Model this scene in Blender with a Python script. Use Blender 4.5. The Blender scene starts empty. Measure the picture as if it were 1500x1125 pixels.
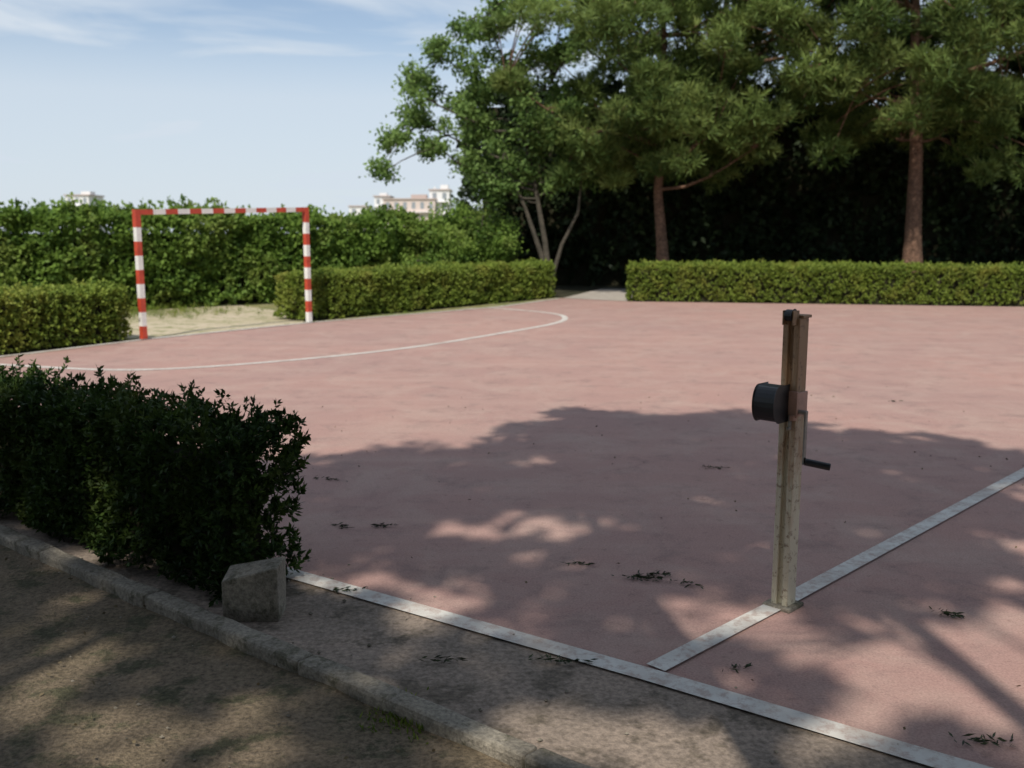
import bpy, math, random
import numpy as np
from mathutils import Vector
random.seed(7); rng=np.random.default_rng(7)
S=bpy.context.scene; COL=S.collection
R=math.radians
# ---------------------------------------------------------------- helpers
def unit(v):
    v=np.asarray(v,float); return v/np.maximum(np.linalg.norm(v,axis=-1,keepdims=True),1e-9)
def link(o,parent=None):
    COL.objects.link(o)
    if parent is not None: o.parent=parent
    return o
def empty(name,loc=(0,0,0),rz=0):
    e=bpy.data.objects.new(name,None); e.location=loc; e.rotation_euler=(0,0,rz); e.empty_display_size=.3
    return link(e)
def mobj(name,v,f,mats,mi=None,parent=None,smooth=False):
    me=bpy.data.meshes.new(name); me.from_pydata([tuple(map(float,p)) for p in v],[],[tuple(map(int,q)) for q in f])
    if not isinstance(mats,(list,tuple)): mats=[mats]
    for m in mats: me.materials.append(m)
    if mi is not None: me.polygons.foreach_set('material_index',mi)
    if smooth: me.polygons.foreach_set('use_smooth',[True]*len(me.polygons))
    me.update()
    return link(bpy.data.objects.new(name,me),parent)
def quads(name,V,mat,tint,parent=None):
    V=np.asarray(V,np.float32).reshape(-1,3); n=len(V)//4
    me=bpy.data.meshes.new(name)
    me.vertices.add(4*n); me.vertices.foreach_set('co',V.ravel())
    me.loops.add(4*n); me.loops.foreach_set('vertex_index',np.arange(4*n,dtype=np.int32))
    me.polygons.add(n); me.polygons.foreach_set('loop_start',np.arange(n,dtype=np.int32)*4)
    try: me.polygons.foreach_set('loop_total',np.full(n,4,np.int32))
    except Exception: pass
    me.update(calc_edges=True)
    a=me.attributes.new('tint','FLOAT','POINT'); a.data.foreach_set('value',np.repeat(np.asarray(tint,np.float32),4))
    me.materials.append(mat)
    return link(bpy.data.objects.new(name,me),parent)
def leaves(P,D,L,W,rg,bias=0.0):
    """rhombic leaf quads starting at P along D; bias turns the blades towards the light as real leaves do"""
    n=len(P); D=unit(D); ref=unit(rg.normal(size=(n,3)))+bias*np.array([-.15,-.6,.8]); s=unit(np.cross(ref,D))
    L=np.broadcast_to(L,(n,))[:,None]; W=np.broadcast_to(W,(n,))[:,None]
    return np.stack([P,P+D*L*.5+s*W*.5,P+D*L,P+D*L*.5-s*W*.5],1)
def lump(P,k=1.0,ph=0.0):
    x,y,z=P[...,0]*k,P[...,1]*k,P[...,2]*k
    return (np.sin(2.1*x+1.3*y+ph)+np.sin(-1.7*y+2.9*z+1+ph*2)+np.sin(3.7*x-2.3*z+2+ph)+.6*np.sin(6.1*y+5.3*x+ph)+.6*np.sin(7.7*z+6.3*x-4*y))/4.2
def tubes(paths,sides=6):
    v=[];f=[]
    for pts,rad in paths:
        pts=np.asarray(pts,float); b=len(v)
        for i,p in enumerate(pts):
            d=unit(pts[min(i+1,len(pts)-1)]-pts[max(i-1,0)])
            u=unit(np.cross(d,[.13,.97,.2])); w=np.cross(d,u)
            for k in range(sides):
                a=2*math.pi*k/sides; v.append(p+(u*math.cos(a)+w*math.sin(a))*rad[i])
        for i in range(len(pts)-1):
            for k in range(sides):
                k2=(k+1)%sides; f.append((b+i*sides+k,b+i*sides+k2,b+(i+1)*sides+k2,b+(i+1)*sides+k))
    return v,f
def boxvf(c,s,rz=0):
    cx,cy,cz=c; hx,hy,hz=s[0]/2,s[1]/2,s[2]/2; v=[]
    for z in(-hz,hz):
        for x,y in((-hx,-hy),(hx,-hy),(hx,hy),(-hx,hy)):
            v.append((cx+x*math.cos(rz)-y*math.sin(rz),cy+x*math.sin(rz)+y*math.cos(rz),cz+z))
    return v,[(0,3,2,1),(4,5,6,7),(0,1,5,4),(1,2,6,5),(2,3,7,6),(3,0,4,7)]
def boxes(name,L,mats,parent=None,bevel=0):
    v=[];f=[];mi=[]
    for b in L:
        vv,ff=boxvf(b[0],b[1],b[2] if len(b)>2 else 0); o=len(v); v+=vv; f+=[tuple(i+o for i in q) for q in ff]
        mi+=[b[3] if len(b)>3 else 0]*6
    o=mobj(name,v,f,mats,mi,parent)
    if bevel:
        m=o.modifiers.new('bevel','BEVEL'); m.width=bevel; m.segments=2
    return o
# ---------------------------------------------------------------- materials
def newmat(name):
    m=bpy.data.materials.new(name); m.use_nodes=True; nt=m.node_tree
    return m,nt,nt.nodes,nt.links,nt.nodes['Principled BSDF']
def noise(N,L,co,scale,detail=4,rough=.6,dist=0):
    n=N.new('ShaderNodeTexNoise'); n.inputs['Scale'].default_value=scale; n.inputs['Detail'].default_value=detail
    n.inputs['Roughness'].default_value=rough; n.inputs['Distortion'].default_value=dist; L.new(co,n.inputs['Vector']); return n.outputs['Fac']
def ramp(N,L,fac,stops):
    r=N.new('ShaderNodeValToRGB'); e=r.color_ramp.elements
    while len(e)<len(stops): e.new(.5)
    for i,(p,c) in enumerate(stops):
        e[i].position=p; e[i].color=(c,c,c,1) if isinstance(c,(int,float)) else (*c,1)
    L.new(fac,r.inputs[0]); return r.outputs[0]
def mix(N,L,fac,a,b,mode='MIX'):
    m=N.new('ShaderNodeMix'); m.data_type='RGBA'; m.blend_type=mode
    if isinstance(fac,(int,float)): m.inputs[0].default_value=fac
    else: L.new(fac,m.inputs[0])
    for s,x in((6,a),(7,b)):
        if isinstance(x,tuple): m.inputs[s].default_value=(*x,1)
        else: L.new(x,m.inputs[s])
    return m.outputs[2]
def bump(N,L,B,h,strength,dist):
    b=N.new('ShaderNodeBump'); b.inputs['Strength'].default_value=strength; b.inputs['Distance'].default_value=dist
    L.new(h,b.inputs['Height']); L.new(b.outputs[0],B.inputs['Normal'])
def surf(name,a,b,scale=2,c=None,cscale=30,rough=.9,bs=.4,bd=.01,speck=.25):
    m,nt,N,L,B=newmat(name); co=N.new('ShaderNodeTexCoord').outputs['Object']
    col=mix(N,L,ramp(N,L,noise(N,L,co,scale,6,.65,.4),[(.35,0),(.65,1)]),a,b)
    if c: col=mix(N,L,ramp(N,L,noise(N,L,co,scale*3.3,5,.7),[(.52,0),(.62,1)]),col,c)
    fn=noise(N,L,co,cscale,3,.7)
    col=mix(N,L,speck,col,ramp(N,L,fn,[(.3,.0),(.7,1.)]),'OVERLAY')
    L.new(col,B.inputs['Base Color']); B.inputs['Roughness'].default_value=rough
    B.inputs['Specular IOR Level'].default_value=.25
    bump(N,L,B,fn,bs,bd); return m
def foliage(name,dark,light,trans=.25,yellow=None,nscale=1.2):
    m,nt,N,L,B=newmat(name)
    at=N.new('ShaderNodeAttribute'); at.attribute_name='tint'
    col=mix(N,L,at.outputs['Fac'],dark,light)
    co=N.new('ShaderNodeTexCoord').outputs['Object']
    if yellow: col=mix(N,L,ramp(N,L,noise(N,L,co,nscale,4,.7),[(.5,0),(.72,.8)]),col,yellow)
    L.new(col,B.inputs['Base Color']); B.inputs['Roughness'].default_value=.6; B.inputs['Specular IOR Level'].default_value=.2
    if trans>0:
        t=N.new('ShaderNodeBsdfTranslucent'); L.new(col,t.inputs[0])
        ms=N.new('ShaderNodeMixShader'); ms.inputs[0].default_value=trans
        L.new(B.outputs[0],ms.inputs[1]); L.new(t.outputs[0],ms.inputs[2]); L.new(ms.outputs[0],N['Material Output'].inputs[0])
    return m
# court
def court_mat():
    m,nt,N,L,B=newmat('court_concrete'); co=N.new('ShaderNodeTexCoord').outputs['Object']
    c=mix(N,L,ramp(N,L,noise(N,L,co,.35,5,.6,.5),[(.35,0),(.68,1)]),(.385,.235,.20),(.335,.215,.19))
    c=mix(N,L,ramp(N,L,noise(N,L,co,1.6,6,.7,.6),[(.46,0),(.75,.75)]),c,(.42,.31,.26))
    c=mix(N,L,ramp(N,L,noise(N,L,co,3.1,7,.75,.3),[(.52,0),(.66,.55)]),c,(.22,.15,.135))
    c=mix(N,L,ramp(N,L,noise(N,L,co,14,4,.7),[(.60,0),(.70,.5)]),c,(.2,.13,.11))
    mp=N.new('ShaderNodeMapping'); mp.inputs['Rotation'].default_value=(0,0,R(40)); mp.inputs['Scale'].default_value=(.25,2.2,1); L.new(co,mp.inputs[0])
    c=mix(N,L,ramp(N,L,noise(N,L,mp.outputs[0],1.3,5,.65),[(.5,0),(.72,.45)]),c,(.44,.31,.26))
    f=noise(N,L,co,110,3,.7)
    c=mix(N,L,.22,c,ramp(N,L,f,[(.3,0.),(.7,1.)]),'OVERLAY')
    L.new(c,B.inputs['Base Color']); B.inputs['Roughness'].default_value=.88; B.inputs['Specular IOR Level'].default_value=.25
    bump(N,L,B,f,.35,.004); return m
def line_mat():
    m,nt,N,L,B=newmat('worn_line_paint'); co=N.new('ShaderNodeTexCoord').outputs['Object']
    w=mix(N,L,ramp(N,L,noise(N,L,co,5,6,.7),[(.35,0),(.7,1)]),(.64,.62,.57),(.48,.45,.41))
    c=mix(N,L,ramp(N,L,noise(N,L,co,22,6,.75),[(.48,0),(.61,.7)]),w,(.36,.26,.22))
    c=mix(N,L,ramp(N,L,noise(N,L,co,2.2,4,.7),[(.52,0),(.72,.6)]),c,(.34,.26,.21))
    L.new(c,B.inputs['Base Color']); B.inputs['Roughness'].default_value=.8; return m
M_court=court_mat(); M_line=line_mat()
M_ground=surf('dry_grass_soil',(.24,.21,.09),(.12,.15,.05),.8,(.32,.27,.17),40)
M_dirt=surf('packed_dirt',(.19,.145,.10),(.12,.095,.06),1.7,(.075,.07,.04),55,bs=.8,bd=.02,speck=.5)
M_strip=surf('dusty_concrete',(.28,.22,.175),(.19,.155,.125),1.3,(.13,.105,.08),45,bs=.6,bd=.01,speck=.4)
M_sand=surf('sand',(.50,.42,.31),(.38,.33,.21),1.0,(.20,.21,.09),40)
M_kerb=surf('kerb_concrete',(.28,.25,.20),(.17,.15,.12),3,(.11,.10,.07),60,bs=.8,bd=.01,speck=.4)
M_path=surf('path_concrete',(.42,.38,.33),(.34,.30,.26),2)
M_shade=surf('shaded_litter_soil',(.05,.045,.025),(.03,.032,.018),1.5)  # leafy soil under the pines, their shade put into its dark colour
M_bark=surf('pine_bark',(.22,.125,.08),(.11,.065,.045),6,(.30,.18,.12),25,bs=1,bd=.05,speck=.5)
M_bark2=surf('grey_bark',(.10,.085,.065),(.055,.05,.038),6,None,25,bs=1,bd=.03)
M_core=surf('hedge_twigs',(.02,.022,.01),(.035,.03,.016),6)
M_box=foliage('hedge_leaves',(.085,.135,.02),(.26,.33,.055),.3,(.33,.32,.07),1.6)
M_tall=foliage('climber_leaves',(.06,.12,.02),(.23,.35,.065),.38,(.30,.34,.09),.9)
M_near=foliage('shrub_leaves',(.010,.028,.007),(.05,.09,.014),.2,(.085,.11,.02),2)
M_pine=foliage('pine_needles',(.05,.09,.02),(.22,.30,.08),.3,(.29,.34,.10),.6)
M_canopy=foliage('canopy_needles',(.03,.05,.015),(.08,.12,.035),.08)
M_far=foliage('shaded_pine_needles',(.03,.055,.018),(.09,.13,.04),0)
M_ash=foliage('ash_leaves',(.09,.16,.04),(.24,.35,.10),.38)
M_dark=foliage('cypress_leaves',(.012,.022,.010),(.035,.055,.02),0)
def plain(name,c,rough=.6,metal=0,var=.3,scale=12):
    m,nt,N,L,B=newmat(name); co=N.new('ShaderNodeTexCoord').outputs['Object']
    d=tuple(x*(1-var) for x in c)
    L.new(mix(N,L,ramp(N,L,noise(N,L,co,scale,5,.7),[(.4,0),(.65,1)]),c,d),B.inputs['Base Color'])
    B.inputs['Roughness'].default_value=rough; B.inputs['Metallic'].default_value=metal; return m
M_red=plain('red_paint',(.55,.07,.035),.45); M_white=plain('white_paint',(.80,.78,.74),.5,var=.15)
M_black=plain('black_plastic',(.012,.012,.014),.4); M_steel=plain('steel',(.35,.33,.3),.45,.8)
# ---------------------------------------------------------------- ground
def sheet(name,pts,z,mat):
    return mobj(name,[(x,y,z) for x,y in pts],[tuple(range(len(pts)))],mat)
sheet('ground',[(-1500,-1500),(1500,-1500),(1500,1500),(-1500,1500)],0,M_ground)
K0=np.array([-.62,3.24]); kd=unit(np.array([.785,-.62])); kn=np.array([kd[1],-kd[0]])
sheet('concrete_strip',[tuple(K0+kd*a+kn*b) for a,b in((-9,-.02),(24,-.02),(24,-4.0),(-9,-3.0))],.004,M_strip)
sheet('court',[(-8.2,9.2),(-.95,4.25),(1.31,2.75),(25,-13.3),(30,16),(11.2,20.75),(2.75,22.4),(1.2,23.6),(-.3,20.8),(-3.64,17.1),(-5.56,14.35),(-6.6,12.2),(-7.6,10.6)],.008,M_court)
sheet('sand',[(-5.56,14.38),(-3.66,17.12),(-4.9,19.8),(-6.3,21.6),(-10.4,18.0),(-7.3,15.2)],.005,M_sand)
sheet('path',[(1.25,23.6),(2.72,22.45),(4.0,27.2),(2.6,27.6)],.012,M_path)
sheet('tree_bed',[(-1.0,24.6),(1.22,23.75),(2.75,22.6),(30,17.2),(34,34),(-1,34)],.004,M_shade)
def band(name,pts,w,z):
    pts=np.asarray(pts,float); v=[];f=[]
    for i,p in enumerate(pts):
        d=unit(pts[min(i+1,len(pts)-1)]-pts[max(i-1,0)]); n=np.array([-d[1],d[0]])
        v+= [(*(p+n*w/2),z),(*(p-n*w/2),z)]
    for i in range(len(pts)-1): f.append((2*i,2*i+1,2*i+3,2*i+2))
    return mobj(name,v,f,M_line)
def spline(P,n=14):
    P=np.asarray(P,float); P=np.vstack([2*P[0]-P[1],P,2*P[-1]-P[-2]]); out=[]
    for i in range(1,len(P)-2):
        for t in np.linspace(0,1,n,endpoint=False):
            out.append(.5*((2*P[i])+(-P[i-1]+P[i+1])*t+(2*P[i-1]-5*P[i]+4*P[i+1]-P[i+2])*t*t+(-P[i-1]+3*P[i]-3*P[i+1]+P[i+2])*t**3))
    out.append(P[-2]); return np.array(out)
band('court_sideline',[(-8,9.0),(-.93,4.24),(.50,3.27),(1.31,2.69),(14,-6.1)],.10,.012)
band('net_line',[(.53,3.32),(1.171,3.95),(3.43,6.23),(12,14.8)],.085,.016)
band('goal_area_line',spline([(-6.4,11.6),(-4.49,11.1),(-2.98,11.82),(-1.436,13.3),(-.11,15.36),(.724,16.85),(1.0,17.95),(.815,19.0),(-.14,20.2),(-.55,20.45)]),.11,.012)
band('goal_line',[(-6.9,11.9),(-6.5,12.5),(-5.50,14.38),(-3.58,17.1),(-.3,20.72),(1.15,23.4)],.10,.016)
# kerb
L=[]; a=-9.0
while a<8:
    ln=random.uniform(.9,1.1)
    c=K0+kd*(a+ln/2)+kn*random.uniform(.036,.044)
    h=.075+random.uniform(-.004,.004)
    L.append(((c[0],c[1],h/2-.005),(ln-.004,.09,h),math.atan2(kd[1],kd[0])+random.uniform(-.005,.005)))
    a+=ln
kerb=boxes('kerb',L,M_kerb,bevel=.014)
sub=kerb.modifiers.new('sub','SUBSURF'); sub.subdivision_type='SIMPLE'; sub.levels=sub.render_levels=3
tx=bpy.data.textures.new('chips','CLOUDS'); tx.noise_scale=.16
dm=kerb.modifiers.new('disp','DISPLACE'); dm.texture=tx; dm.strength=.022; dm.texture_coords='GLOBAL'
def block(name,loc,s,rz,taper):
    v,f=boxvf((0,0,s[2]/2),s,0)
    v=[(x*(taper if z>.01 else 1),y*(taper if z>.01 else 1),z+(.02*x/s[0]*2 if z>.01 else 0)) for x,y,z in v]
    v[4]=(v[4][0]+.006,v[4][1],v[4][2]-.012); v[5]=(v[5][0]-.004,v[5][1]+.006,v[5][2]+.004)
    o=mobj(name,v,f,M_kerb); o.location=loc; o.rotation_euler=(0,0,rz)
    b=o.modifiers.new('b','BEVEL'); b.width=.007; b.segments=2; return o
block('concrete_block',(-1.085,3.84,0),(.23,.16,.215),R(2),1.04)
nu,nv=220,110; U=np.linspace(-9,7,nu); Vv=np.linspace(.07,7,nv)
P=np.array([[*(K0+kd*u+kn*v),0] for v in Vv for u in U]); P[:,2]=.016+.012*lump(P,2.5)+.006*lump(P,9,2)
mobj('dirt_verge',P,[(j*nu+i,j*nu+i+1,(j+1)*nu+i+1,(j+1)*nu+i) for j in range(nv-1) for i in range(nu-1)],M_dirt,smooth=True)
# ---------------------------------------------------------------- hedges
def hedge(name,p0,p1,thick,h,nspr,per,ll,lw,mat,seed,amp=.05,shoot=.06,side=1,core=M_core,inset=.1,lsc=1.0,taper=0.0,bias=1.0,topamp=0.0):
    """p0->p1 front base edge; body lies to the left of the direction if side=1"""
    rg=np.random.default_rng(seed); E=empty(name)
    p0=np.array(p0,float);p1=np.array(p1,float);d=unit(p1-p0);Ln=np.linalg.norm(p1-p0);n=np.array([-d[1],d[0]])*side
    A=np.array([Ln*h,Ln*h*.25,Ln*thick,thick*h,thick*h]); pk=rg.choice(5,nspr,p=A/A.sum())
    u=rg.random(nspr)*Ln; v=rg.random(nspr)*thick; w=rg.random(nspr)**.9*h; N3=np.zeros((nspr,3))
    for k,(fix,val,nn) in enumerate([('v',0,(-n[0],-n[1],0)),('v',thick,(n[0],n[1],0)),('w',h,(0,0,1)),('u',0,(-d[0],-d[1],0)),('u',Ln,(d[0],d[1],0))]):
        m=pk==k
        if fix=='v': v[m]=val
        elif fix=='w': w[m]=val
        else: u[m]=val
        N3[m]=nn
    w=w*(1-taper*u/Ln)
    B=np.column_stack([p0[0]+d[0]*u+n[0]*v,p0[1]+d[1]*u+n[1]*v,w])
    off=amp*(lump(B,1.6*lsc,seed)+.6*lump(B,5*lsc,seed+1))-rg.exponential(.035,nspr)+.0
    B=B+N3*off[:,None]
    top=pk==2; B[top,2]+=rg.exponential(shoot*.4,top.sum()).clip(0,shoot*1.2)*(rg.random(top.sum())<.35)
    B[:,2]*=1+topamp*lump(np.column_stack([B[:,0],B[:,1],B[:,2]*0]),1.9,seed+5)
    B[:,2]=np.maximum(B[:,2],.03)
    base=np.repeat(B,per,0); nn=np.repeat(N3,per,0); m=len(base)
    stem=unit(nn*.6+np.array([0,0,.7])+np.repeat(rg.normal(size=(nspr,3))*.35,per,0))
    base=base+stem*(rg.random(m)*ll*1.6)[:,None]
    D=unit(stem*.6+rg.normal(size=(m,3))*.65)
    T=np.clip(np.repeat(rg.random(nspr)*.5+.25+.3*lump(B,2.5,seed+3),per)+rg.normal(size=m)*.18,0,1)
    quads('leaves',leaves(base,D,ll*rg.uniform(.7,1.2,m),lw*rg.uniform(.8,1.2,m),rg,bias),mat,T,E)
    c=p0+d*Ln/2+n*thick/2
    boxes('twig_core',[((c[0],c[1],(h-inset)/2),(Ln-2*inset,thick-2*inset,h-inset),math.atan2(d[1],d[0]))],core,E)
    return E
hedge('box_hedge',(-9.6,7.2),(-5.72,14.2),.8,.74,8000,7,.055,.036,M_box,11,.05,.06)
hedge('box_hedge',(-3.72,17.35),(1.0,23.75),.8,.79,10000,7,.055,.036,M_box,12,.06,.06,topamp=.02)
hedge('box_hedge',(2.74,22.5),(18,19.5),.9,.80,13000,7,.055,.036,M_box,13,.06,.06,topamp=.02)
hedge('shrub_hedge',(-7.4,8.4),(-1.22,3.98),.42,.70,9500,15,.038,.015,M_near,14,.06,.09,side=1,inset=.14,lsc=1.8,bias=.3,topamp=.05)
hedge('tall_hedge',(-18,9.5),(-.2,27.3),1.0,2.0,19000,7,.11,.07,M_tall,21,.22,.2,inset=.42,lsc=.6,taper=.13,topamp=.035)
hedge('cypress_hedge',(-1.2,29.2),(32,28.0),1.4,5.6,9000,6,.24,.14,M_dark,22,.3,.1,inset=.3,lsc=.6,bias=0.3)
# ---------------------------------------------------------------- trees
def limb(p,q,sag,n=5):
    p=np.array(p,float);q=np.array(q,float); t=np.linspace(0,1,n)[:,None]
    return p+(q-p)*t+np.array([0,0,1])*(np.sin(t*math.pi)*sag)
def make_tree(name,trunk,trad,clumps,mat,bark,seed,kind='pine',nlimb=16,tufts=48,per=9,ll=.24,lw=.03,bias=.7):
    rg=np.random.default_rng(seed); E=empty(name); trunk=np.array(trunk,float); C=np.array([c[:3] for c in clumps]); Rr=np.array([c[3] for c in clumps])
    paths=[(trunk,np.linspace(trad[0],trad[1],len(trunk))*np.r_[1.25,np.ones(len(trunk)-1)])]
    idx=rg.choice(len(C),min(nlimb,len(C)),replace=False); lp=[]
    zt=trunk[:,2]
    def tp(z):
        z=np.clip(z,zt[1] if len(zt)>2 else zt[0],zt[-1]); return np.array([np.interp(z,zt,trunk[:,k]) for k in range(3)])
    for i in idx:
        hr=np.linalg.norm(C[i,:2]-tp(C[i,2])[:2]); s=tp(C[i,2]-hr*.35-.1); pth=limb(s,C[i],-.08*hr); pth[1:-1]+=rg.normal(size=(3,3))*.06*hr*.5
        r0=trad[1]*.35+.014*hr; paths.append((pth,np.linspace(r0,.012,5))); lp.append(pth)
    LP=np.concatenate([l[1:] for l in lp])
    for i in range(len(C)):
        if i in idx: continue
        j=np.argmin(np.linalg.norm(LP-C[i],axis=1)); paths.append((limb(LP[j],C[i],.1,4),np.linspace(.022,.008,4)))
    v,f=tubes(paths,7); mobj('trunk_and_limbs',v,f,bark,parent=E,smooth=True)
    n=len(C)*tufts; cc=np.repeat(C,tufts,0); rr=np.repeat(Rr,tufts)[:,None]
    u=unit(rg.normal(size=(n,3))); pos=cc+u*rr*(rg.random((n,1))**.45)*np.array([1,1,.62])
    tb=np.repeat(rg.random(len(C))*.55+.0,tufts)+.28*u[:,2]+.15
    if kind=='pine':
        ax=unit(u*.7+np.array([0,0,.8])+rg.normal(size=(n,3))*.3)
        D=unit(np.repeat(ax,per,0)*.75+rg.normal(size=(n*per,3))*.55); base=np.repeat(pos,per,0)
    else:
        D=unit(rg.normal(size=(n*per,3))+np.array([0,0,-.3])); base=np.repeat(pos,per,0)+rg.normal(size=(n*per,3))*.10
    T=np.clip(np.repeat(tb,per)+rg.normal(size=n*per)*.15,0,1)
    quads('foliage',leaves(base,D,ll*rg.uniform(.7,1.2,n*per),lw*rg.uniform(.8,1.3,n*per),rg,bias),mat,T,E)
    return E
def pine_clumps(x,y,z0,z1,rmax,n,seed,zpk=.35,r0=.34,r1=.72):
    rg=np.random.default_rng(seed); out=[]
    for i in range(n):
        t=rg.random()**.9; z=z0+(z1-z0)*t
        r=rmax*(min(1,(t+.25)/(zpk+.25)) if t<zpk else math.sqrt(max(0,1-((t-zpk)/(1-zpk))**2)))
        a=rg.random()*2*math.pi; q=r*(rg.random()**.45)*rg.uniform(.85,1.1)
        out.append((x+q*math.cos(a),y+q*math.sin(a)*.8,z-.05*q,rg.uniform(r0,r1)))
    return out
make_tree('sky_block_pine',[(3.95,25,0),(3.9,25,1.2),(3.75,25,2.6),(3.85,25,5),(3.7,25,9.5)],(.19,.05),
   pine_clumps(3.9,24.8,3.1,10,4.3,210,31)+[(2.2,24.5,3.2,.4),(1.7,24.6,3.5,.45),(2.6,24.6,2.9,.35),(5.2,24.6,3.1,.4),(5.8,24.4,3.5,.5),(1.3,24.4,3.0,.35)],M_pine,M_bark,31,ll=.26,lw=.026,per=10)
make_tree('sky_block_pine',[(10.0,24,0),(9.95,24,1.5),(9.9,24,3.5),(9.7,24,6),(9.5,24,10.5)],(.25,.06),
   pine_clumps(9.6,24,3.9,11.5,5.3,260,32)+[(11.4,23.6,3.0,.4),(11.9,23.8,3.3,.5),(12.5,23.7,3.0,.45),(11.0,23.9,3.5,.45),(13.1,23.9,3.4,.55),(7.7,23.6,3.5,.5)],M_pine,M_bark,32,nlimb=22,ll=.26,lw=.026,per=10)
make_tree('sky_block_pine',[(16.5,24.5,0),(16.5,24.5,3),(16.5,24.5,10)],(.25,.06),pine_clumps(16.0,24.5,3.0,11,5,150,33),M_pine,M_bark,33)
make_tree('sky_block_pine',[(6.6,31.5,0),(6.6,31.5,3),(6.7,31,12)],(.2,.05),pine_clumps(6.9,29.5,5,13,5.0,130,34),M_far,M_bark,34,ll=.4,lw=.06,tufts=30,per=7)
make_tree('sky_block_pine',[(13.6,31.5,0),(13.6,31.5,3),(13.7,31,12)],(.2,.05),pine_clumps(13.7,29.5,5,13,5.0,120,35),M_far,M_bark,35,ll=.4,lw=.06,tufts=30,per=7)
blobs=[(-3.3,3.25,.3),(-2.9,4.0,.4),(-2.5,4.6,.55),(-2.2,5.4,.55),(-1.6,6.0,.6),(-.9,6.5,.6),(-.2,7.0,.7),(-1.5,4.8,.7),(-2.0,3.7,.5),(-.8,5.5,.8),(-.6,4.3,.8),(.3,5.5,.9),(.4,4.2,.9),(1.2,4.8,.9),(1.1,3.6,.9),(.0,3.3,.8),(-1.0,3.2,.6),(1.2,6.2,.9),(.7,2.9,.5),(1.6,3.0,.5),(-.4,2.8,.4)]
rg=np.random.default_rng(5); cl=[]
for x,z,r in blobs:
    for k in range(max(3,int(r*11))):
        o=unit(rg.normal(size=3))*r*rg.random()**.5; cl.append((x+o[0],25+o[1]*1.6,z+o[2]*.9,rg.uniform(.18,.34)))
T=make_tree('ash_tree',[(1.0,25,0),(.95,25,.5),(.85,25,1.4),(.55,25,3),(0,25,5.5)],(.12,.03),cl,M_ash,M_bark2,41,'leaf',22,24,7,.12,.07)
v,f=tubes([([(1.0,25,.3),(.7,25,1.2),(.35,24.9,2.2),(-.2,24.8,3.4)],[.08,.07,.05,.02]),([(1.0,25,.3),(1.3,25.1,1.3),(1.7,25,2.1),(1.8,25,3.2)],[.07,.05,.04,.02])],7)
mobj('side_stems',v,f,M_bark2,parent=T,smooth=True)
def shrub(x,y,h,r,n,seed,mat):
    rg=np.random.default_rng(seed); c=[]
    for i in range(n):
        o=unit(rg.normal(size=3)); q=rg.random()**.4; c.append((x+o[0]*r*q,y+o[1]*r*q,max(.25,h/2+o[2]*h/2*q),rg.uniform(.25,.4)))
    make_tree('shrub',[(x,y,0),(x,y,.4),(x,y,h*.8)],(.06,.02),c,mat,M_bark2,seed,'leaf',10,30,7,.09,.055)
shrub(-.9,25.4,2.5,1.1,50,51,M_tall); shrub(-2.2,24.9,1.9,.8,30,52,M_tall)
# big pines overhead/behind the viewer that shade the near court
sun_h=unit(np.array([.25,.968])); EL=51; tanE=math.tan(R(EL))
edgeX=[-9,-6,-3,-1.5,-.3,.4,1.5,2.3,3,4.2,9]; edgeY=[2.5,4.9,5.5,6.8,7.3,8.4,8.6,8.1,7.5,7.7,7.6]
holes=[(1.42,3.10,.30),(1.75,2.80,.20),(1.9,3.45,.18),(.88,3.87,.12),(-.26,3.65,.10),(.35,2.95,.13),(-.9,2.9,.12),(-2.1,4.40,.17),(.78,3.42,.08),(-1.6,3.1,.11),(.9,2.65,.12),(3.3,5.6,.08),(-1.2,2.5,.10),(-.55,3.2,.08),(3.75,7.0,.14),(-.72,4.15,.09),(.1,3.55,.07),(2.4,3.9,.10),(-.3,2.6,.09),(.15,5.1,.06),(-.35,4.9,.07),(-2.0,3.6,.08),(2.9,4.7,.08)]
rg=np.random.default_rng(78); groups={0:[],1:[],2:[]}; base=[(-4.2,-4.0),(.8,-5.2),(5.8,-3.8)]
g0=.375
for ix in range(int(14.5/g0)):
    for iy in range(int(11.6/g0)):
        sx=-6.5+(ix+rg.random())*g0; sy=-2.9+(iy+rg.random())*g0; r=rg.uniform(.26,.42)
        if sy<.8 and rg.random()<.45: continue
        if sy+r*.8>np.interp(sx,edgeX,edgeY)+rg.normal()*.14: continue
        if any((sx-a)**2+(sy-b)**2<(c+r*.66)**2 for a,b,c in holes): continue
        g=min(range(3),key=lambda k:abs(base[k][0]+1.3-sx))
        dc=math.hypot(sx-base[g][0]-1.3,sy-3)
        h=rg.uniform(4.6,6.2)+max(0,2.2-.35*dc)
        p=np.array([sx,sy])-sun_h*(h/tanE)
        groups[g].append((p[0],p[1],h,r))
for g in range(3):
    bx,by=base[g]
    make_tree('sky_block_pine',[(bx,by,0),(bx+.1,by+.2,2),(bx+.2,by+.8,4),(bx+.4,by+1.8,6.5)],(.20,.06),groups[g],M_canopy,M_bark,60+g,nlimb=16,tufts=32,per=7,ll=.2,lw=.078)
for k,(bx,by) in enumerate([(-7.5,-8.5),(-1.0,-10.5),(5.5,-9.5),(12,-8),(-11,-2.5)]):  # unseen dense pines, added to block sky light from behind the viewer
    make_tree('sky_block_pine',[(bx,by,0),(bx,by,3),(bx,by,8)],(.2,.05),pine_clumps(bx,by,1.6,9.5,3.6,60,80+k,r0=.7,r1=1.2),M_canopy,M_bark,80+k,nlimb=10,tufts=50,per=6,ll=.4,lw=.14)
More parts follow.
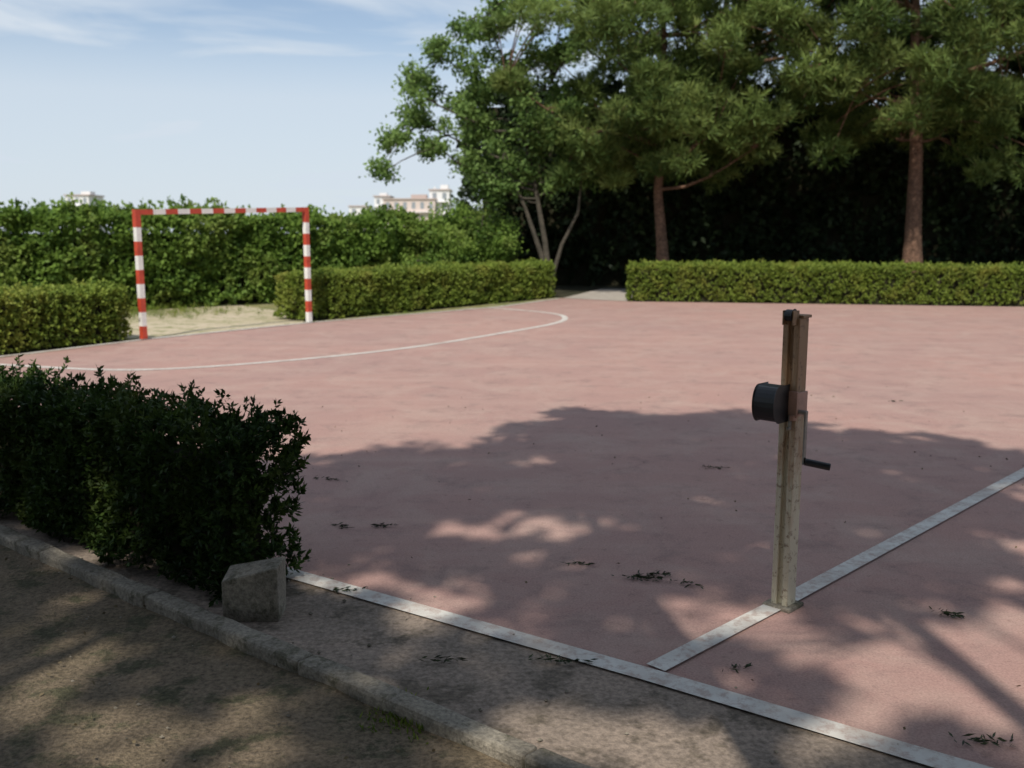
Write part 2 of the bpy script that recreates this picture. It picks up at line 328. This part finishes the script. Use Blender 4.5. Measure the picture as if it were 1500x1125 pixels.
# ---------------------------------------------------------------- goal
gl=np.array([-5.555,14.35]); gr=np.array([-3.637,17.10]); gd=unit(gr-gl); ga=math.atan2(gd[1],gd[0])
G=empty('soccer_goal',(gl[0],gl[1],0.0),ga); W=float(np.linalg.norm(gr-gl)); T0,T1=1.94,2.04
def bars(name,p,q,seg,first,t=.08):
    p=np.array(p,float);q=np.array(q,float);Ln=np.linalg.norm(q-p);n=max(1,round(Ln/seg));d=(q-p)/n;v=[];f=[];mi=[]
    dd=unit(q-p); u=np.array([0,1,0.]); w=unit(np.cross(dd,u)); h=t/2
    for i in range(n):
        a=p+d*i;b=p+d*(i+1);o=len(v)
        for c in(a,b):
            for s1,s2 in((-1,-1),(1,-1),(1,1),(-1,1)): v.append(c+u*h*s1+w*h*s2)
        f+=[(o+k,o+(k+1)%4,o+4+(k+1)%4,o+4+k) for k in range(4)]; mi+=[(i+first)%2]*4
    f+=[(0,1,2,3),(len(v)-4,len(v)-3,len(v)-2,len(v)-1)]; mi+=[mi[0],mi[-1]]
    return mobj(name,v,f,[M_red,M_white],mi,G)
bars('left_post',(0,0,T0-.26),(0,0,0),.2,1); bars('left_corner',(0,0,T0),(0,0,T0-.26),.5,0,.084)
bars('right_post',(W,0,T1-.26),(W,0,0),.2,1); bars('right_corner',(W,0,T1),(W,0,T1-.26),.5,0,.084)
bars('crossbar',(.043,0,T0-.04),(W-.043,0,T1-.04),.215,0,.078)
boxes('feet',[((0,0,.01),(.16,.16,.02)),((W,0,.01),(.16,.16,.02))],M_steel,G)
# ---------------------------------------------------------------- net post with winch
def post_mat():
    m,nt,N,L,B=newmat('weathered_post_paint'); co=N.new('ShaderNodeTexCoord').outputs['Object']
    sp=N.new('ShaderNodeSeparateXYZ'); L.new(co,sp.inputs[0])
    mp=N.new('ShaderNodeMapping'); mp.inputs['Scale'].default_value=(14,14,3); L.new(co,mp.inputs[0])
    n=noise(N,L,mp.outputs[0],1.6,6,.7)
    ma=N.new('ShaderNodeMath'); ma.operation='MULTIPLY_ADD'; ma.inputs[1].default_value=.50; ma.inputs[2].default_value=-.18; L.new(sp.outputs[2],ma.inputs[0])
    ad=N.new('ShaderNodeMath'); ad.operation='ADD'; L.new(ma.outputs[0],ad.inputs[0]); L.new(n,ad.inputs[1])
    c=mix(N,L,ramp(N,L,ad.outputs[0],[(.52,0),(.82,1)]),(.56,.52,.39),(.36,.215,.12))
    c=mix(N,L,ramp(N,L,noise(N,L,co,40,4,.7),[(.55,0),(.66,.75)]),c,(.15,.085,.05))
    L.new(c,B.inputs['Base Color']); B.inputs['Roughness'].default_value=.65; bump(N,L,B,n,.3,.004); return m
M_post=post_mat()
PX=empty('net_post',(1.171,3.93,0),R(45))
t=.076; H=1.255
pv=[(-t/2,-t/2),(t/2,-t/2),(t/2,t/2),(-t/2,t/2),(-t/2,.012),(-t/2+.02,.012),(-t/2+.02,-.012),(-t/2,-.012)]
v=[(x,y,z) for z in(0,H) for x,y in pv]; n=8
po=mobj('post',v,[tuple(range(n-1,-1,-1)),tuple(range(n,2*n))]+[(i,(i+1)%n,n+(i+1)%n,n+i) for i in range(n)],M_post,parent=PX)
bv=po.modifiers.new('b','BEVEL'); bv.width=.004; bv.segments=2
boxes('base_collar',[((0,0,.012),(.13,.13,.024))],M_kerb,PX,.006)
boxes('top_plate',[((.012,0,H+.006),(.07,.09,.012)),((-.045,.022,H+.002),(.05,.006,.06)),((-.045,-.022,H+.002),(.05,.006,.06))],M_post,PX,.002)
def cyl(name,p,q,r,mat,sides=20,parent=PX):
    v,f=tubes([([p,q],[r,r])],sides); f=list(f)+[tuple(range(sides)),tuple(range(sides,2*sides))]
    o=mobj(name,v,f,mat,parent=parent); b=o.modifiers.new('b','BEVEL'); b.width=min(r*.2,.004); b.segments=2; b.limit_method='ANGLE'; return o
cyl('pulley',(-.05,-.018,H+.012),(-.05,.018,H+.012),.024,M_black)
hv=[];ns=12; cz=.905
prof=[(.055,-.072)]+[(-.02-.04*math.sin(a),-.072*math.cos(a)) for a in np.linspace(0,math.pi,ns)]+[(.055,.072)]
for yy in(-.045,.055): hv+=[(-.105+px,.035+yy,cz+pz) for px,pz in prof]
k=len(prof); ho=mobj('winch_housing',hv,[tuple(range(k)),tuple(range(2*k-1,k-1,-1))]+[(i,(i+1)%k,k+(i+1)%k,k+i) for i in range(k)],M_black,parent=PX)
b=ho.modifiers.new('b','BEVEL'); b.width=.006; b.segments=2; b.limit_method='ANGLE'
M_brk=plain('faded_red_bracket',(.50,.29,.22),.6)
boxes('winch_bracket',[((-.045,-.006,.90),(.012,.085,.11)),((0,-.044,.90),(.078,.008,.10)),((-.044,-.03,.845),(.03,.02,.025))],M_brk,PX,.003)
cyl('crank_axle',(-.03,-.046,.87),(-.03,-.085,.87),.010,M_steel)
boxes('crank_arm',[((-.03,-.080,.765),(.020,.008,.225))],M_steel,PX,.002)
cyl('crank_grip',(-.03,-.085,.665),(.015,-.175,.650),.015,M_black)
boxes('hook',[((-.052,-.02,.83),(.012,.012,.05)),((-.058,-.02,.80),(.024,.012,.012))],M_steel,PX,.002)
# ---------------------------------------------------------------- distant buildings
M_w1=plain('hazed_cream_render',(.74,.73,.72),.9,var=.08,scale=.3); M_w2=plain('hazed_brown_render',(.62,.52,.47),.9,var=.1,scale=.3)  # wall colours made paler to carry the distance haze
M_win=plain('window_glass',(.30,.33,.36),.3); M_roof=plain('roof_tile',(.52,.42,.38),.9)
def building(x,y,w,d,h,floors,cols,mat,extra):
    E=empty('apartment_building',(x,y,0)); boxes('walls',[((0,0,h/2),(w,d,h))],mat,E)
    L=[];Bc=[]; fh=h/floors; cw=w/cols
    for i in range(floors):
        for j in range(cols):
            L.append(((-w/2+cw*(j+.5),-d/2-.01,fh*(i+.55)),(cw*.42,.06,fh*.5)))
        Bc.append(((0,-d/2-.5,fh*i+.15),(w*.9,1.0,.18)))
    boxes('windows',L,M_win,E); boxes('balconies',Bc,M_w1,E)
    boxes('roof',[((0,0,h+.15),(w+.6,d+.6,.3))]+extra,[M_roof,M_w1],E)
building(-25.8,250,13,12,9.8,3,6,M_w2,[((2,0,10.6),(4,3,1.2))])
building(-18.4,252,5.0,10,12.2,4,2,M_w1,[((1,0,13.1),(2.0,3,1.2),0,1),((-1.6,0,12.8),(.4,.4,1.0),0,1)])
building(-34.5,262,4.0,8,11.0,4,2,M_w1,[((0,0,11.6),(2,2,1),0,1)])
building(-112,255,6.0,9,11.0,4,3,M_w1,[((1,0,11.7),(2.4,3,1.0),0,1)])
building(-42,270,5,9,8.6,3,2,M_w1,[])
# ---------------------------------------------------------------- litter
M_sprig=foliage('wilted_sprigs',(.015,.022,.010),(.04,.055,.02),0)
def litter(name,mat,items,ll,lw,seed):
    rg=np.random.default_rng(seed); Vs=[];Ts=[]
    for x,y,n,s in items:
        n=int(n*.6); ang=rg.normal()*.5; t=rg.normal(size=n)*s*1.4
        P=np.column_stack([x+t*math.cos(ang)+rg.normal(size=n)*s*.25,y+t*math.sin(ang)+rg.normal(size=n)*s*.3,.015+rg.random(n)*.006])
        D=rg.normal(size=(n,3))*np.array([1,1,.06])+np.array([math.cos(ang),math.sin(ang),.02])*.7; Vs.append(leaves(P,D,ll*rg.uniform(.5,1.3,n),lw,rg)); Ts.append(rg.random(n))
    return quads(name,np.concatenate(Vs),mat,np.concatenate(Ts))
litter('fallen_pine_sprigs',M_sprig,[(-.73,5.04,60,.03),(-.93,5.04,40,.025),(.6,4.25,110,.040),(.68,4.3,50,.025),(.18,3.38,70,.035),(1.84,3.82,70,.020),(.81,4.17,40,.022),(.82,3.31,25,.02),(.31,4.44,35,.028),(-.28,3.39,35,.028),(-1.2,6.05,40,.035),(1.38,6.36,50,.035),(3.64,8.96,30,.02),(1.5,2.8,60,.03),(-.75,4.1,40,.03)],.038,.008,91)  # next-to-last entry draws only a dark leaf-like patch
n=900; U=rg.uniform(-7,3,n); Vq=rg.uniform(.1,3.5,n); P=np.array([[*(K0+kd*a+kn*b),.03] for a,b in zip(U,Vq)]); P[:,2]+=rg.random(n)*.01
M_dry=foliage('dry_leaves',(.06,.045,.025),(.18,.14,.08),0)
P2=np.column_stack([rg.uniform(-2,9,300),rg.uniform(1,10,300),np.full(300,.02)]); P2=P2[(P2[:,1]>3.6-.68*(P2[:,0]))]
PA=np.vstack([P,P2]); D=rg.normal(size=(len(PA),3))*np.array([1,1,.25])
quads('fallen_leaves',leaves(PA,D,.025*rg.uniform(.4,1.2,len(PA)),.012,rg),M_dry,rg.random(len(PA)))
items=[]
for k in range(24): items.append(np.array([-.38,2.95])+rg.normal(size=2)*.06)
for k in range(260): items.append(np.array([-7.4,19.0])+np.array([rg.normal()*1.1,rg.normal()*.8]))
items=np.array(items); n=len(items)*12
P=np.column_stack([np.repeat(items,12,0)+rg.normal(size=(n,2))*.03,np.full(n,.012)]); D=rg.normal(size=(n,3))*.45+np.array([0,0,1])
quads('grass',leaves(P,D,np.where(P[:,1]>10,.13,.03)*rg.uniform(.5,1.3,n),.007,rg),M_box,rg.random(n)*.6)
v=[];f=[]
for k in range(700):
    a=rg.uniform(-6,3); b=rg.uniform(-.9,2.8); p=K0+kd*a+kn*b; s=rg.uniform(.003,.010); o=len(v)
    for dx,dy,dz in((1,0,0),(0,1,0),(-1,0,0),(0,-1,0),(0,0,.8),(0,0,-.8)): v.append((p[0]+dx*s*rg.uniform(.7,1.3),p[1]+dy*s*rg.uniform(.7,1.3),.010+dz*s+(.012 if b>0 else 0)))
    f+=[(o,o+1,o+4),(o+1,o+2,o+4),(o+2,o+3,o+4),(o+3,o,o+4),(o+1,o,o+5),(o+2,o+1,o+5),(o+3,o+2,o+5),(o,o+3,o+5)]
mobj('gravel',v,f,M_kerb)
# ---------------------------------------------------------------- world, sun, camera
w=bpy.data.worlds.new('World'); S.world=w; w.use_nodes=True; nt=w.node_tree; N=nt.nodes; Lk=nt.links
sky=N.new('ShaderNodeTexSky'); sky.sky_type='NISHITA'; sky.sun_disc=False; sky.sun_elevation=R(EL)
sky.sun_rotation=math.atan2(-sun_h[0],-sun_h[1])%(2*math.pi); sky.ozone_density=2.5; sky.air_density=1.0; sky.dust_density=.4
tc=N.new('ShaderNodeTexCoord'); mp=N.new('ShaderNodeMapping'); mp.inputs['Scale'].default_value=(1,1,5.5); mp.inputs['Location'].default_value=(.3,.2,.35); Lk.new(tc.outputs['Generated'],mp.inputs[0])
cf=ramp(N,Lk,noise(N,Lk,mp.outputs[0],3.4,6,.52,.6),[(.38,0),(.62,.95)])
sp=N.new('ShaderNodeSeparateXYZ'); Lk.new(tc.outputs['Generated'],sp.inputs[0])
hz=ramp(N,Lk,sp.outputs[2],[(.0,.9),(.13,.8),(.19,.3),(.3,.0)])
ad=N.new('ShaderNodeMath'); ad.operation='MAXIMUM'; Lk.new(cf,ad.inputs[0]); Lk.new(hz,ad.inputs[1])
c=mix(N,Lk,ad.outputs[0],sky.outputs[0],(5.9,6.6,7.4))
Lk.new(c,N['Background'].inputs[0]); N['Background'].inputs[1].default_value=.112
sl=bpy.data.lights.new('sun','SUN'); sl.energy=4.3; sl.angle=R(.8); sl.color=(1,.94,.84)
so=link(bpy.data.objects.new('sun',sl)); ce=math.cos(R(EL))
so.rotation_euler=Vector((sun_h[0]*ce,sun_h[1]*ce,-math.sin(R(EL)))).to_track_quat('-Z','Y').to_euler(); so.location=(0,-5,20)
cam=bpy.data.cameras.new('camera'); cam.sensor_width=36; cam.lens=33.6; cam.clip_end=3000; cam.clip_start=.05
cam.dof.use_dof=True; cam.dof.focus_distance=3.4; cam.dof.aperture_fstop=3.3
co=link(bpy.data.objects.new('camera',cam)); co.location=(0,0,1.6); co.rotation_euler=(R(81),0,0); S.camera=co
S.view_settings.view_transform='Standard'; S.view_settings.look='None'; S.view_settings.exposure=0
